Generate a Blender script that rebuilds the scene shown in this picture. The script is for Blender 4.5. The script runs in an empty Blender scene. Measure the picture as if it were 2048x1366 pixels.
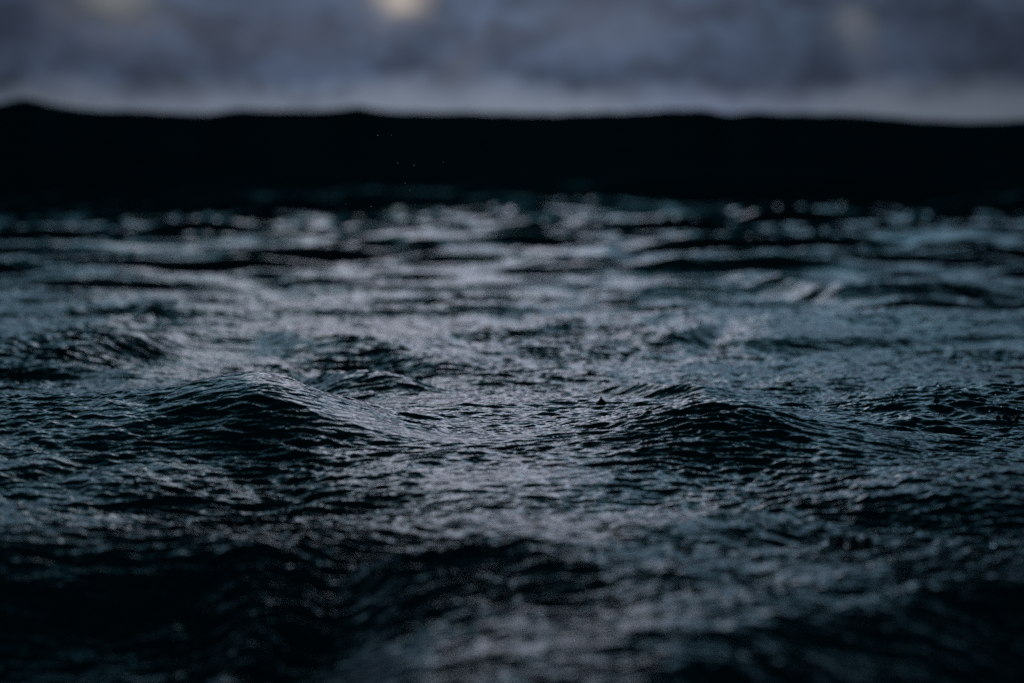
import bpy, bmesh, math, random
import numpy as np
R = math.radians
sc = bpy.context.scene
col = sc.collection

# ------------------------------------------------------------------ camera
CAM_H, LENS, HOR = 0.45, 85.0, 300.0          # height over the water, lens, true horizon row in the 2048 px picture
F = LENS / 36.0 * 2048.0
PITCH = math.atan((683 - HOR) / F)
cam_data = bpy.data.cameras.new('camera'); cam = bpy.data.objects.new('camera', cam_data); col.objects.link(cam)
cam.location = (0, 0, CAM_H); cam.rotation_euler = (R(90) - PITCH, 0, 0)
cam_data.lens = LENS; cam_data.sensor_width = 36; cam_data.clip_start = 0.05; cam_data.clip_end = 20000
cam_data.dof.use_dof = True; cam_data.dof.focus_distance = 4.0; cam_data.dof.aperture_fstop = 2.8
sc.camera = cam
sc.view_settings.view_transform = 'Standard'; sc.view_settings.look = 'None'
sc.view_settings.exposure = 0.0; sc.view_settings.gamma = 1.0
sc.cycles.use_denoising = False
sc.cycles.use_adaptive_sampling = False
sc.cycles.max_bounces = 4; sc.cycles.glossy_bounces = 3; sc.cycles.caustics_reflective = False

# ------------------------------------------------------------------ sky
def px_dir(px, py):                            # sky direction (azimuth, elevation in degrees) of a pixel
    return math.degrees(math.atan((px - 1024) / F)), -math.degrees(PITCH + math.atan((py - 683) / F))

world = bpy.data.worlds.new("World"); sc.world = world; world.use_nodes = True
nt = world.node_tree; N = nt.nodes; L = nt.links; N.clear()
def link(a, b): L.new(a, b)
def mth(op, a, b=None, c=None, clamp=False):
    n = N.new('ShaderNodeMath'); n.operation = op; n.use_clamp = clamp
    for i, v in enumerate((a, b, c)):
        if v is None: continue
        if isinstance(v, (int, float)): n.inputs[i].default_value = v
        else: link(v, n.inputs[i])
    return n.outputs[0]
def mix(f, a, b, mode='MIX'):
    n = N.new('ShaderNodeMix'); n.data_type = 'RGBA'; n.blend_type = mode
    for k, v in ((0, f), (6, a), (7, b)):
        if isinstance(v, (int, float)): n.inputs[k].default_value = v
        elif isinstance(v, tuple): n.inputs[k].default_value = (*v, 1)
        else: link(v, n.inputs[k])
    return n.outputs[2]
tc = N.new('ShaderNodeTexCoord'); sp = N.new('ShaderNodeSeparateXYZ'); link(tc.outputs['Generated'], sp.inputs[0])
AZ = mth('MULTIPLY', mth('ARCTAN2', sp.outputs[0], sp.outputs[1]), 57.2958)
EL = mth('MULTIPLY', mth('ARCSINE', sp.outputs[2]), 57.2958)
def noise(sx, sy, detail=3.0, off=0.0, rough=0.5, dist=0.0):
    cb = N.new('ShaderNodeCombineXYZ'); link(mth('MULTIPLY', AZ, sx), cb.inputs[0]); link(mth('MULTIPLY', EL, sy), cb.inputs[1]); cb.inputs[2].default_value = off
    n = N.new('ShaderNodeTexNoise'); n.inputs['Scale'].default_value = 1.0; n.inputs['Detail'].default_value = detail
    n.inputs['Roughness'].default_value = rough; n.inputs['Distortion'].default_value = dist
    link(cb.outputs[0], n.inputs['Vector']); return n.outputs[0]
def blob(az, el, sa, se, wob=None):
    a = mth('MULTIPLY', mth('SUBTRACT', AZ, az), 1 / sa); e = mth('MULTIPLY', mth('SUBTRACT', EL, el), 1 / se)
    d = mth('ADD', mth('MULTIPLY', a, a), mth('MULTIPLY', e, e))
    if wob is not None: d = mth('MULTIPLY', d, wob)
    return mth('POWER', 2.71828, mth('MULTIPLY', d, -1.0))
def ramp(v, pts):
    n = N.new('ShaderNodeValToRGB'); cr = n.color_ramp
    for i, (p, c) in enumerate(pts):
        e = cr.elements[i] if i < 2 else cr.elements.new(p)
        e.position = p; e.color = (*c, 1)
    link(v, n.inputs[0]); return n.outputs[0]
def rmap(v, a, b, c=0.0, d=1.0, smooth=True):
    n = N.new('ShaderNodeMapRange'); n.interpolation_type = 'SMOOTHSTEP' if smooth else 'LINEAR'
    link(v, n.inputs[0])
    for i, q in enumerate((a, b, c, d)): n.inputs[i + 1].default_value = q
    return n.outputs[0]
SUN_AZ, SUN_EL = -2.3, 15.0
# overall brightness of the cloud deck by height over the horizon (degrees / 90)
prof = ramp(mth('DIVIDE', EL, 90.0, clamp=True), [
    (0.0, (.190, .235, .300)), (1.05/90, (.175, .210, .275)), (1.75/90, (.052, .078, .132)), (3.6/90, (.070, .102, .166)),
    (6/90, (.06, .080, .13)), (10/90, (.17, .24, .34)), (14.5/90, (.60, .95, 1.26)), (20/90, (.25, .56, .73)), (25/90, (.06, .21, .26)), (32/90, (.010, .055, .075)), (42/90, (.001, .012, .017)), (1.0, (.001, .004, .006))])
n1 = noise(.60, 1.0, 5, 3.1, .55, .5); n2 = noise(1.9, 2.6, 3, 8.7); n3 = noise(.12, .2, 3, 1.3)
tex = mth('ADD', mth('MULTIPLY', rmap(n1, .33, .67, .45, 1.5), .7), mth('MULTIPLY', rmap(n2, .3, .7, .6, 1.4), .3))
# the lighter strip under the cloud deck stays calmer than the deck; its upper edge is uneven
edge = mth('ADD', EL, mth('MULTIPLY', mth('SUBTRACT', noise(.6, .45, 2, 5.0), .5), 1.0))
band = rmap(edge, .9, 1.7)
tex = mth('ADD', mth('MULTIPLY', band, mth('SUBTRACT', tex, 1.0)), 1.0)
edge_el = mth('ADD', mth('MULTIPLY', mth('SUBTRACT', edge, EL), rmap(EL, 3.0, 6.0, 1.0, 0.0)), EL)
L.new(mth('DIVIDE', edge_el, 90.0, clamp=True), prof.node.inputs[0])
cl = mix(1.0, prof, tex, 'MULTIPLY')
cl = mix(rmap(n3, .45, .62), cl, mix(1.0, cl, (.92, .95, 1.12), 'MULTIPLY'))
for px, py, sx, sy, colr, s in [
    (800, -2, 36, 30, (.52, .46, .41), .9), (235, -8, 60, 40, (.30, .31, .30), .7), (110, 15, 30, 30, (.22, .18, .18), .25),
    (1700, 50, 30, 28, (.24, .265, .31), .6), (1725, 85, 28, 40, (.15, .16, .19), .4), (930, 145, 40, 40, (.16, .17, .21), .35),
    (480, 60, 300, 60, (.11, .115, .16), .35), (1200, 45, 160, 60, (.125, .14, .19), .4)]:
    a, e = px_dir(px, py)
    cl = mix(mth('MULTIPLY', blob(a, e, sx * 1.3 / F * 57.3, sy * 1.3 / F * 57.3, rmap(n2, .2, .8, .5, 1.6)), s), cl, colr)
for px, py, sx, sy, s in [(30, 45, 70, 50, .7), (450, 60, 60, 25, .3), (520, 5, 70, 30, .4), (1530, 135, 110, 50, .55), (1860, 20, 70, 40, .5),
                          (1900, 90, 220, 70, .35), (450, 125, 90, 20, .3), (280, 120, 80, 20, .25), (2060, 60, 60, 60, .4)]:
    a, e = px_dir(px, py)
    cl = mix(mth('MULTIPLY', blob(a, e, sx * 1.3 / F * 57.3, sy * 1.3 / F * 57.3), s), cl, (.028, .040, .068))
# warm gap in the clouds just over the frame, with the low sun behind it
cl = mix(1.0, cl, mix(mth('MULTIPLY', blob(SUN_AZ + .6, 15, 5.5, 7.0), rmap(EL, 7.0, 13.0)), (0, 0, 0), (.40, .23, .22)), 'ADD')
vignette = mth('ADD', mth('MULTIPLY', blob(-.6, 8, 14, 60), .82), .18)  # lens vignetting put into the sky colour: dimmer towards left and right
cl = mix(1.0, cl, vignette, 'MULTIPLY')
sky = N.new('ShaderNodeTexSky'); sky.sky_type = 'NISHITA'; sky.sun_disc = False
sky.sun_elevation = R(SUN_EL); sky.sun_rotation = R(SUN_AZ)
bg1 = N.new('ShaderNodeBackground'); bg1.inputs[1].default_value = 0.05; link(sky.outputs[0], bg1.inputs[0])
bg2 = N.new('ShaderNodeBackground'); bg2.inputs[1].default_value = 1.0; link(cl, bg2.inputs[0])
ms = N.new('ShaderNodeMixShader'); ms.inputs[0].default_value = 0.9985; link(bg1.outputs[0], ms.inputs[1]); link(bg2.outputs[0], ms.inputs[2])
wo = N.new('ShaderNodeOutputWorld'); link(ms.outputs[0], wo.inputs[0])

# ------------------------------------------------------------------ sun, veiled by cloud
sd = bpy.data.lights.new('sun', 'SUN'); so = bpy.data.objects.new('sun', sd); col.objects.link(so)
sd.energy = 0.018; sd.angle = R(14); sd.color = (1.0, .85, .72)
so.rotation_euler = (R(-(90 - SUN_EL)), 0, R(-SUN_AZ)); so.location = (0, 30, 20)   # light comes from ahead, low

# ------------------------------------------------------------------ the water's height field
def ground(px, py, z=0.0):
    """world x, y of the point of height z seen at a pixel of the 2048 px picture"""
    th = PITCH + math.atan((py - 683) / F)
    y = (CAM_H - z) / math.tan(th)
    depth = y * math.cos(PITCH) + (CAM_H - z) * math.sin(PITCH)
    return (px - 1024) / F * depth, y

def interp(x, xs, vs):
    """smooth piecewise interpolation through sorted points"""
    xs = np.array(xs); vs = np.array(vs)
    m = np.gradient(vs, xs)
    i = np.clip(np.searchsorted(xs, x) - 1, 0, len(xs) - 2)
    h = xs[i + 1] - xs[i]; t = np.clip((x - xs[i]) / h, 0, 1)
    return ((2*t**3 - 3*t**2 + 1) * vs[i] + (t**3 - 2*t**2 + t) * h * m[i] + (-2*t**3 + 3*t**2) * vs[i + 1] + (t**3 - t**2) * h * m[i + 1])

def gnoise(x, y, seed):
    """gradient noise, about -1..1"""
    r = np.random.RandomState(seed); n = 256
    ang = r.rand(n, n) * 2 * np.pi; gx, gy = np.cos(ang).astype(np.float32), np.sin(ang).astype(np.float32)
    xi = np.floor(x).astype(np.int64); yi = np.floor(y).astype(np.int64)
    fx = (x - xi).astype(np.float32); fy = (y - yi).astype(np.float32)
    u = fx*fx*fx*(fx*(fx*6-15)+10); v = fy*fy*fy*(fy*(fy*6-15)+10)
    def g(dx, dy):
        a = (xi + dx) % n; b = (yi + dy) % n
        return gx[a, b] * (fx - dx) + gy[a, b] * (fy - dy)
    return 1.5 * ((g(0,0)*(1-u) + g(1,0)*u)*(1-v) + (g(0,1)*(1-u) + g(1,1)*u)*v)

def train(x, y, lam, amp, theta, spread, n, seed, cusp=0.0):
    """n crossing wavelets around one wavelength; theta 0 = crests across the view"""
    r = np.random.RandomState(seed); z = np.zeros_like(x)
    for k in range(n):
        th = theta + r.randn() * spread; l = lam * math.exp(r.randn() * .22)
        kx, ky = math.sin(th) * 2*np.pi/l, math.cos(th) * 2*np.pi/l
        s = np.sin(kx*x + ky*y + r.rand()*6.283)
        if cusp: s = s*(1-cusp) + cusp*(1 - 2*np.abs(np.sin(.5*(kx*x + ky*y) + r.rand()*6.283)))
        z += s
    return z * amp / math.sqrt(n)

# crest lines: (pixel x, pixel y of the crest, height of the crest, rise over its own trough), widths of face and back in metres
RIDGES = [
 ([(-500,680,.02,.06),(0,672,.03,.065),(200,668,.035,.07),(350,655,.04,.07),(520,648,.04,.065),(640,660,.03,.07),(760,675,.02,.06),(880,700,.01,.04),(1000,720,0,.0),(1300,720,0,0)], .20, .30),
 ([(520,700,0,0),(600,728,.0,.02),(680,742,.0,.05),(760,752,.0,.05),(830,775,.0,.02),(900,800,0,0)], .12, .15),
 ([(-300,700,0,.03),(0,706,.0,.035),(150,712,.0,.035),(300,722,0,.02),(420,735,0,0)], .10, .14),
 ([(1180,740,0,0),(1290,755,0,.03),(1370,762,0,.045),(1450,775,0,.02),(1520,780,0,0)], .10, .14),
 ([(1650,800,0,0),(1800,795,.0,.03),(1900,778,.0,.055),(2048,772,.01,.06),(2300,780,.01,.05)], .14, .22),
 ([(1120,1060,0,0),(1300,1010,0,.02),(1560,975,0,.025),(1780,960,0,.03),(1950,955,0,.035),(2150,950,0,.03)], .10, .16),
 ([(-200,945,0,.012),(150,940,0,.012),(300,925,0,.02),(420,925,0,.016),(560,945,0,0)], .10, .16),
 ([(900,1000,0,0),(1020,1090,0,.02),(1150,1110,0,.03),(1280,1120,0,.02),(1500,1150,0,0)], .08, .12),
 # further out: low streaks
 ([(150,640,0,0),(230,618,.0,.045),(330,606,.0,.05),(430,612,.0,.04),(520,622,0,0)], .22, .30),
 ([(840,612,0,0),(900,606,.0,.03),(1000,602,.0,.035),(1100,592,.0,.03),(1170,585,0,0)], .20, .30),
 ([(1000,508,0,0),(1060,502,.0,.05),(1160,500,.0,.06),(1240,490,.0,.09),(1290,500,0,0)], .30, .4),
 ([(1430,555,0,0),(1540,548,.0,.05),(1700,556,.0,.07),(1850,555,.0,.07),(1980,548,.0,.05),(2200,545,0,.03)], .30, .45),
 ([(1460,660,0,0),(1540,642,.0,.035),(1660,632,.0,.05),(1800,622,.0,.06),(2048,625,.0,.06),(2300,625,0,.05)], .24, .34),
 ([(1240,660,0,0),(1310,655,0,.04),(1400,650,0,.045),(1450,645,0,0)], .16, .24),
 ([(1250,520,0,0),(1330,520,0,.04),(1400,515,0,.05),(1470,522,0,0)], .25, .4),
 ([(560,555,0,0),(640,552,0,.035),(780,550,0,.04),(880,556,0,0)], .25, .4),
 ([(-200,520,0,.04),(60,520,0,.05),(200,522,0,.06),(330,526,0,.02),(400,526,0,0)], .35, .5),
 ([(600,495,0,0),(700,488,0,.04),(820,472,0,.07),(980,478,0,.05),(1080,480,0,0)], .35, .5),
 ([(600,470,0,0),(760,448,0,.05),(820,438,0,.06),(980,445,0,.05),(1080,450,0,0)], .45, .6),
 ([(-200,455,0,.07),(300,450,0,.08),(700,462,0,.04),(900,470,0,0)], .6, .8),
 ([(1500,455,0,0),(1700,440,0,.08),(2048,430,0,.14),(2300,430,0,.14)], .6, .8),
 ([(1600,500,0,0),(1750,495,0,.06),(1900,488,0,.08),(2100,482,0,.08)], .5, .7),
]
# the near wave: its face drops towards the camera below these crest lines (pixel x, pixel y, crest height, drop)
DROPS = [
 ([(-600,1040,0,.13),(0,1048,.0,.14),(200,1044,.0,.14),(330,1046,0,.135),(420,1050,0,.12),(480,1064,0,.105),(560,1058,.0,.105),(680,1036,.0,.085),(790,1045,.0,.045),(900,1070,.0,.02),(1000,1100,0,.012),(1150,1140,0,.015),(1300,1180,0,.006),(1450,1220,0,0),(1700,1260,0,0)], .50),
 ([(900,1480,0,0),(1080,1400,0,.015),(1250,1330,0,.045),(1400,1262,.0,.075),(1500,1235,0,.09),(1700,1195,.0,.11),(2048,1150,.0,.13),(2600,1110,.0,.13)], .42),
 ([(100,1240,0,.0),(400,1290,0,.02),(700,1310,0,.02),(900,1330,0,.0)], .1),
]
SWELL = [(-900,236),(-400,228),(-120,224),(0,215),(62,207),(110,217),(200,226),(300,229),(420,233),(490,227),(600,229),(690,226),(722,221),(760,228),(900,233),(1100,237),
         (1250,234),(1330,229),(1400,230),(1450,236),(1510,231),(1560,234),(1700,236),(1790,243),(1900,251),(2048,248),(2400,252),(2900,240)]

RS = .56                                     # overall height of the crests
def line(pts, scale=0.0):
    w = [ground(p[0], p[1], p[3] * scale) for p in pts]
    return [a[0] for a in w], [a[1] for a in w]

# the pair of crests in focus runs straight across at one distance; its outline is all height
MAIN_Y = 3.75
MAIN = [(-900,860),(-300,830),(0,806),(180,800),(330,788),(410,773),(490,764),(580,780),(700,820),(850,850),(1000,860),(1150,848),(1250,825),(1340,806),(1420,796),(1510,808),
        (1620,836),(1760,858),(2048,872),(2500,880),(3000,870)]
SW_Y = 25.0
def height(x, y, res):
    """x, y arrays in metres; res = local spacing of the mesh, ripples finer than it are left out"""
    z = np.zeros_like(x)
    wx = x + .05 * gnoise(x*2.1, y*1.3, 11) + .018 * gnoise(x*7, y*4, 12)
    wy = y + .10 * gnoise(x*1.7 + 9, y*1.1, 13) + .035 * gnoise(x*6, y*3.5 + 4, 14)
    for pts, wf, wb in RIDGES:
        rs = RS * (1.05 if pts[len(pts)//2][1] < 645 else 1.0)          # the far streaks stand a little higher
        xs, ys = line(pts, rs * .9)
        yc = interp(wx, xs, ys); A = np.maximum(interp(wx, xs, [p[3] for p in pts]), 0)
        t = wy - yc
        sel = np.abs(t) < 6 * max(wf, wb)
        f = np.where(t < 0, np.exp(-np.abs(t / wf) ** 1.45), np.exp(-np.abs(t / wb) ** 1.6))
        trough = -.45 * np.exp(-((t + wf * 1.9) / (wf * 1.1)) ** 2)
        z += np.where(sel, rs * A * (f + trough), 0)
    mx = [(p[0] - 1024) / F * MAIN_Y for p in MAIN]
    mz = [CAM_H - math.tan(PITCH + math.atan((p[1] - 683) / F)) * MAIN_Y for p in MAIN]
    shelf = np.exp(-(((x + .215) / .17) ** 2) ** 1.5)                    # smooth sheen along the inner shoulder of the left crest
    A = interp(np.clip(wx, mx[0], mx[-1]), mx, mz) + .012
    t = wy - MAIN_Y - .10 * gnoise(x * .8, 0*y + 2, 22) - .8 * A + .03
    f = np.where(t < 0, np.exp(-np.abs(t / .27) ** (1.4 + 1.1 * shelf)), np.exp(-np.abs(t / .30) ** 1.5))
    z += A * (f - .35 * np.exp(-((t + .52) / .30) ** 2)) - .008 * f
    sheen = 1 - .85 * shelf * np.exp(-((t + .05) / .075) ** 2) - .6 * np.exp(-((x - .02) / .10) ** 2) * np.exp(-((t + .06) / .05) ** 2)
    sheen = np.clip(sheen, .12, 1)
    for pts, w in DROPS:
        xs, ys = line(pts)
        yc = interp(wx, xs, ys); D = np.maximum(interp(wx, xs, [p[3] for p in pts]), 0)
        t = np.clip((yc - wy) / w, 0, 1)
        z -= D * (t * t * (3 - 2 * t) * .6 + .4 * t)
    # the big dark swell in the distance
    sx = [(p[0] - 1024) / F * SW_Y for p in SWELL]
    sz = [CAM_H - math.tan(PITCH + math.atan((p[1] - 15 - 683) / F)) * SW_Y for p in SWELL]
    top = interp(np.clip(x * SW_Y / np.maximum(y, 5), sx[0], sx[-1]), sx, sz)
    yc = SW_Y + .5 * gnoise(x * .12, y * 0 + 3, 21)
    t = y - yc
    face = np.where(t < 0, np.clip(1 + t / 2.1, 0, 1) ** 1.12, np.exp(-(t / 9.0) ** 2))
    face = np.where((t > -.25) & (t < 0), np.maximum(face, 0) , face)
    top = top + .014 * gnoise(x * 1.3, 0*y + 5, 23) + .008 * gnoise(x * 3.7, 0*y + 7, 24)
    z += top * face
    z -= (.10 + .12 * np.clip(np.abs(x - .3) / 3.5, 0, 1) + .05 * gnoise(x * .5, y * .3, 25)) * np.exp(-((y - 20.3) / 3.4) ** 2)    # drawn-down trough before the swell
    # a low rolling sea everywhere
    near = np.exp(-((y - 3.9) / 1.3) ** 2)                      # around the modelled crests the free waves are kept lower
    calm = 1 - .45 * near
    lull = 1 - .55 * np.clip((y - 8) / 10, 0, 1) * np.clip((26 - y), 0, 1)      # smooth water in the trough before the swell
    far = np.clip((y - 4.5) / 6, 0, 1)
    sw = 1 - np.clip(face * 3.5, 0, 1) * (np.abs(t) < 12)                             # smoother on the swell's face
    z += train(wx, wy, 9.0, .05, .15, .3, 5, 31) * np.clip((y - 30) / 20, 0, 1)
    chop = 1 + 1.0 * np.clip((y - 6) / 9, 0, 1) * np.clip((40 - y) / 10, 0, 1)
    z += train(wx, wy, 2.6, .020, .1, .35, 6, 32, .3) * far * sw
    z += train(wx, wy, 1.2, .013, -.1, .40, 7, 33, .3) * (0.3 + .7*far) * (.06 + .94*sw) * calm * chop
    z += chop * train(wx, wy, .62, .0075, .15, .5, 8, 34, .35) * np.clip(.62/(2.2*res) - .6, 0, 1) * calm * (.06+.94*sw)
    gust = np.clip((y - 4.8) / 8.5, 0, 1.35) * np.clip((23 - y) / 4, .5, 1) * np.clip((40 - y) / 10, 0, 1) * (1 + .5 * np.clip(np.abs(x - .3) / 3.5, 0, 1)) * (.06 + .94*sw)   # short steep chop under a gust, far out
    z += gust * (train(wx, wy, .62, .050, .05, .25, 9, 44, .4) + train(wx, wy, .31, .028, -.05, .28, 9, 45, .4) * np.clip(.31/(1.9*res) - .6, 0, 1))
    p1 = (.6 + .8 * np.clip(gnoise(x*.9, y*.6, 41) + .5, 0, 1)) * (.85 + .15 * np.clip((y - 2.2) / .8, 0, 1))    # gusts: rougher and smoother patches
    p2 = .55 + .9 * np.clip(gnoise(x*2.3, y*1.1, 42) + .45, 0, 1)
    for lam, amp, th, spr, n, seed, cusp in ((.30, .0042, .1, .6, 9, 35, .3), (.15, .0030, -.1, .6, 10, 36, .4), (.085, .0020, .25, .5, 12, 37, .5), (.05, .0021, -.05, .36, 14, 38, .6), (.032, .0020, .1, .34, 16, 39, .6), (.021, .0012, .0, .42, 16, 40, .5)):
        fade = np.clip(lam / (1.9 * res) - .6, 0, 1)
        z += train(wx + .3*lam*gnoise(x/lam*.45, y/lam*.3, seed+50), wy + .5*lam*gnoise(x/lam*.4, y/lam*.35, seed+60), lam, amp, th, spr, n, seed, cusp) * fade * (p1 if lam > .1 else p2) * (.9 + .35 * np.clip((3.3 - y) / .6, 0, 1)) * calm**.3 * (.12+.88*sw) * lull * sheen
    # rain-pitted skin
    for s, a, seed in ((14, .0016, 71), (32, .0009, 72), (60, .0004, 73)):
        fade = np.clip(1 / s / (1.2 * res) - .6, 0, 1)
        z += -np.abs(gnoise(x*s, y*s*.8, seed)) * a * fade * p1 * (.12+.88*sw) * lull * sheen
    return z

# ------------------------------------------------------------------ water material
def mat(name):
    m = bpy.data.materials.new(name); m.use_nodes = True; return m, m.node_tree, m.node_tree.nodes['Principled BSDF']
wm, wt, pb = mat('sea_water')
pb.inputs['Base Color'].default_value = (.0002, .060, .072, 1)
pb.inputs['Roughness'].default_value = .06; pb.inputs['IOR'].default_value = 1.333
geo = wt.nodes.new('ShaderNodeNewGeometry')
mp = wt.nodes.new('ShaderNodeMapping'); mp.inputs['Scale'].default_value = (26, 44, 38); wt.links.new(geo.outputs['Position'], mp.inputs[0])
nz = wt.nodes.new('ShaderNodeTexNoise'); nz.inputs['Scale'].default_value = 1; nz.inputs['Detail'].default_value = 2; nz.inputs['Roughness'].default_value = .62; nz.inputs['Distortion'].default_value = .8
wt.links.new(mp.outputs[0], nz.inputs['Vector'])
bp = wt.nodes.new('ShaderNodeBump'); bp.inputs['Distance'].default_value = .0035
sxyz = wt.nodes.new('ShaderNodeSeparateXYZ'); wt.links.new(geo.outputs['Position'], sxyz.inputs[0])
mr = wt.nodes.new('ShaderNodeMapRange'); wt.links.new(sxyz.outputs[1], mr.inputs[0])     # the water lies calmer in the trough before the swell
for i, v in enumerate((6.5, 14.0, 1.0, .12)): mr.inputs[i + 1].default_value = v
wt.links.new(mr.outputs[0], bp.inputs['Strength'])
wt.links.new(nz.outputs[0], bp.inputs['Height']); wt.links.new(bp.outputs[0], pb.inputs['Normal'])

# ------------------------------------------------------------------ the sheet of water, finest where the camera looks
def spaced():
    inner = np.linspace(-13.2, 13.2, 1700)
    out, a, st = [], 13.2, inner[1] - inner[0]
    while a < 180:
        st = min(st * 1.035, 4); a += st; out.append(min(a, 180.0))
    out = np.array(out)
    return np.concatenate([-out[::-1], inner, out])
az = np.radians(spaced())
u = np.linspace(1/1.6, 1/27.0, 2000)                             # even steps of 1/distance are even steps down the picture
rad = 1/u
steep = np.linspace(22.6, 25.6, 90)
near_r = np.geomspace(.15, 1.6, 60)[:-1]
far_r = np.geomspace(27.0, 9000, 170)[1:]
rad = np.unique(np.concatenate([near_r, rad, steep, far_r]))
AZm, RR = np.meshgrid(az, rad)
X = (RR * np.sin(AZm)); Y = (RR * np.cos(AZm))
dr = np.gradient(rad)[:, None]; da = np.gradient(az)[None, :]
RES = np.maximum(dr * .55 + 0*AZm, RR * da)
Z = np.empty_like(X)
for i in range(0, X.shape[0], 200):
    s = slice(i, i + 200)
    Z[s] = height(X[s], Y[s], RES[s])
behind = np.clip((Y + .5) / 1.5, 0, 1)
Z = Z * behind - .10 * (1 - behind)
Z *= np.clip(1.3 - RR / 4000, .0, 1)
nr, nc = X.shape
co = np.stack([X, Y, Z], -1).reshape(-1, 3).astype(np.float32)
r0 = np.arange(nr - 1)[:, None] * nc; c0 = np.arange(nc - 1)[None, :]
q = np.stack([r0 + c0, r0 + c0 + nc, r0 + c0 + nc + 1, r0 + c0 + 1], -1).reshape(-1, 4)
q = q[:, ::-1]
me = bpy.data.meshes.new('water'); me.vertices.add(len(co)); me.vertices.foreach_set('co', co.ravel())
me.loops.add(q.size); me.loops.foreach_set('vertex_index', q.ravel().astype(np.int32))
me.polygons.add(len(q)); me.polygons.foreach_set('loop_start', (np.arange(len(q)) * 4).astype(np.int32))
me.update(calc_edges=True)
me.polygons.foreach_set('use_smooth', np.ones(len(q), dtype=bool))
me.materials.append(wm)
if me.polygons[0].normal.z < 0: me.flip_normals()
water = bpy.data.objects.new('water', me); col.objects.link(water)
water['kind'] = 'structure'; water['label'] = 'dark teal rain-pitted sea with low choppy waves and a black swell behind'
print('verts', len(co))
# ------------------------------------------------------------------ rain: splashes standing on the water and drops in the air
def hit(px, py):
    """the point of the water's surface seen at a pixel: march along the line of sight"""
    sx = (px - 1024) / F; th = (py - 683) / F
    d = np.linspace(1.6, 22, 6000)
    yy = d * (math.cos(PITCH) - th * math.sin(PITCH)); zz = CAM_H - d * (math.sin(PITCH) + th * math.cos(PITCH)); xx = d * sx
    hz = height(xx, yy, np.full_like(xx, .004))
    i = int(np.argmax(hz >= zz))
    return Vector((xx[i], yy[i], hz[i]))
from mathutils import Vector
dm, dt, dpb = mat('drop_water')
dpb.inputs['Base Color'].default_value = (.85, .95, 1, 1); dpb.inputs['Roughness'].default_value = .02
dpb.inputs['IOR'].default_value = 1.333; dpb.inputs['Transmission Weight'].default_value = 1.0

def done(name, bm, m, parent=None, loc=(0, 0, 0)):
    for f in bm.faces: f.smooth = True
    bmesh.ops.recalc_face_normals(bm, faces=bm.faces[:])
    d = bpy.data.meshes.new(name); bm.to_mesh(d); bm.free(); d.materials.append(m)
    o = bpy.data.objects.new(name, d); col.objects.link(o); o.location = loc
    if parent: o.parent = parent
    return o
def drop_bm(r, sz=1.0, seed=0, at=(0, 0, 0), bm=None):
    rr = random.Random(seed); bm = bm or bmesh.new()
    res = bmesh.ops.create_icosphere(bm, subdivisions=3, radius=r)
    ph = rr.random() * 6
    for v in res['verts']:
        n = v.co.normalized(); k = 1 + .10 * math.sin(3 * n.x + ph) + .07 * math.sin(4 * n.y + 2 * n.z + ph)
        v.co = Vector((v.co.x * k, v.co.y * k, v.co.z * sz * k)) + Vector(at)
    return bm
def jet(w, h, seed, loc):
    """a cone of water thrown up by a raindrop, wider at its foot, slightly bent and pinched under the tip"""
    rr = random.Random(seed); bm = bmesh.new(); rings = []; n = 20
    bx, by = rr.uniform(-.12, .12) * h, rr.uniform(-.1, .1) * h; pa = rr.random() * 6
    for k in range(17):
        t = k / 16; r = w * ((1 - t) ** 2.2 * .82 + .20 * (1 - t) ** .5) + .0009 * math.exp(-((t - .93) / .05) ** 2)
        ring = []
        for a in range(n):
            an = 2 * math.pi * a / n; q = r * (1 + .16 * (1 - t) * math.sin(3 * an + pa) + .08 * math.sin(5 * an + 7 * t))
            ring.append(bm.verts.new((q * math.cos(an) + bx * t * t, q * math.sin(an) + by * t * t, h * t - .004)))
        rings.append(ring)
    for a, b in zip(rings, rings[1:]):
        for i in range(n): bm.faces.new((a[i], a[(i+1) % n], b[(i+1) % n], b[i]))
    bm.faces.new(rings[-1]); bm.faces.new(rings[0][::-1])
    return bm
def crown(w, h, seed):
    """the ragged collar of a raindrop's splash: a thin flaring wall with uneven fingers"""
    rr = random.Random(seed); bm = bmesh.new(); n = 72; nf = rr.randint(7, 10); ph = rr.random() * 6
    fin = [rr.uniform(.3, 1.0) for _ in range(nf)]
    prof = []
    for k in range(11): prof.append((k / 10, 1))
    for k in range(10, -1, -1): prof.append((k / 10, 0))
    rings = []
    for t, outer in prof:
        ring = []
        for a in range(n):
            an = 2 * math.pi * a / n
            u = (a / n * nf + ph) % nf; i = int(u); fr = u - i
            tip = .35 + fin[i] * math.sin(math.pi * fr) ** 2.5 * .9
            th = .0035 * (1 - .75 * t) * (1 if outer else -1) * (.5 + .0 * t)
            r = w * (.80 + .12 * t + .22 * t * t + .04 * math.sin(2 * an + ph)) + th
            ring.append(bm.verts.new((r * math.cos(an), r * math.sin(an), h * t * tip - .004)))
        rings.append(ring)
    for a, b in zip(rings, rings[1:]):
        for i in range(n): bm.faces.new((a[i], a[(i+1) % n], b[(i+1) % n], b[i]))
    for i in range(n): bm.faces.new((rings[-1][i], rings[-1][(i+1) % n], rings[0][(i+1) % n], rings[0][i]))
    return bm
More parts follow.
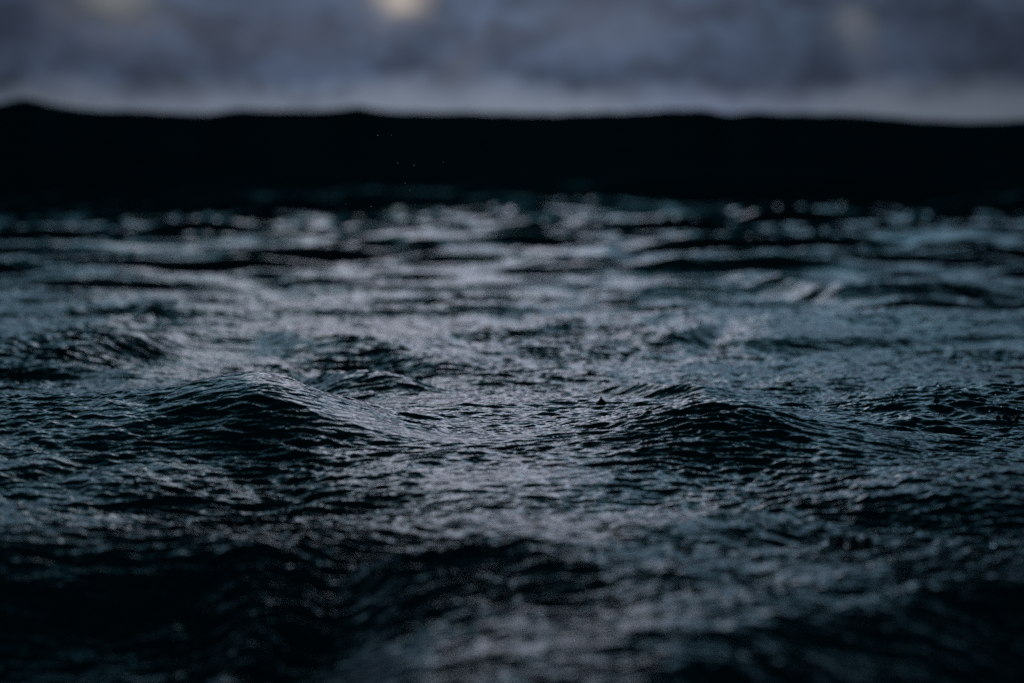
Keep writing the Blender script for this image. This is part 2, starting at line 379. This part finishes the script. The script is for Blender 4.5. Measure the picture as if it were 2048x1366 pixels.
def splash(px, py, label, kind, w, h, seed, drops=()):
    """kind j: a jet, c: a crown, b: both; w, h in metres; drops thrown off: (dx, dz, r)"""
    p = hit(px, py)
    root = bpy.data.objects.new('rain_splash', None); col.objects.link(root); root.location = p
    root.empty_display_size = .01
    root['label'] = label; root['category'] = 'splash'; root['group'] = 'splashes thrown up by raindrops'
    if kind in 'jb': done('jet', jet(w if kind == 'j' else w * .35, h, seed, p), wm, root)
    if kind in 'cb': done('crown', crown(w, h if kind == 'c' else h * .5, seed), wm, root)
    for dx, dz, r in drops:
        done('droplet', drop_bm(r, 1.1, seed + int(dz * 1e4)), dm, root, (dx, random.Random(seed + int(dx*1e4)).uniform(-.01, .01), dz))
    return root
splash(1203, 806, 'small sharp dark cone of water standing alone in the hollow between the two in-focus crests', 'j', .015, .014, 3)
splash(1873, 800, 'thin stalk of water with a round bead on top, right of the right-hand crest', 'j', .007, .024, 4, [(.0, .028, .0035)])
splash(40, 742, 'ragged splash collar with bright beads at the far left of the in-focus water', 'b', .020, .015, 5, [(-.012, .015, .0016), (.006, .019, .0015), (.015, .013, .0012)])
splash(330, 662, 'tiny splash with one bright bead on the rear crest at the left', 'j', .009, .010, 6, [(-.006, .013, .0030)])
splash(2010, 838, 'broken splash with many scattered beads at the right edge of the in-focus water', 'b', .022, .022, 7,
       [(-.022, .030, .0016), (-.018, .042, .0014), (.004, .050, .0018), (-.008, .022, .0020), (.012, .034, .0015), (.018, .018, .0018), (-.028, .014, .0016), (.010, .047, .0014), (-.002, .037, .0014)])
splash(270, 962, 'blurred dark splash collar left of centre in the lit band before the near wave', 'b', .016, .012, 8, [(-.004, .014, .0026), (.012, .010, .0024)])
splash(820, 944, 'pale round bead resting on a small splash below the left in-focus crest', 'j', .006, .006, 9, [(0, .009, .0040)])
splash(490, 1050, 'blurred wide dark splash collar just above the near black wave', 'c', .020, .012, 11)
splash(1985, 1108, 'blurred splash with a pale bead at the lower right edge', 'j', .009, .009, 12, [(0, .012, .0042)])
splash(1700, 1090, 'blurred low splash collar in the lit band at the lower right', 'c', .022, .014, 13)
# raindrops still in the air
SPOTS = [(755, 270), (783, 270), (828, 330), (795, 326), (820, 381), (886, 323), (742, 413), (692, 408), (890, 413), (811, 366), (803, 455), (732, 462), (793, 561), (600, 607), (842, 624), (704, 500)]
for i, (px, py) in enumerate(SPOTS):
    d = 3.6 + random.Random(i).uniform(0, .5); th = (py - 683) / F
    y = d * (math.cos(PITCH) - th * math.sin(PITCH)); z = CAM_H - d * (math.sin(PITCH) + th * math.cos(PITCH))
    o = done('raindrop', drop_bm(random.Random(i + 50).uniform(.0004, .0007), .9, i), dm, None, ((px - 1024) / F * d, y, z))
    o['label'] = 'tiny pale raindrop caught in the air before the black swell and far water'
    o['category'] = 'raindrop'; o['group'] = 'raindrops hanging in the air left of centre'
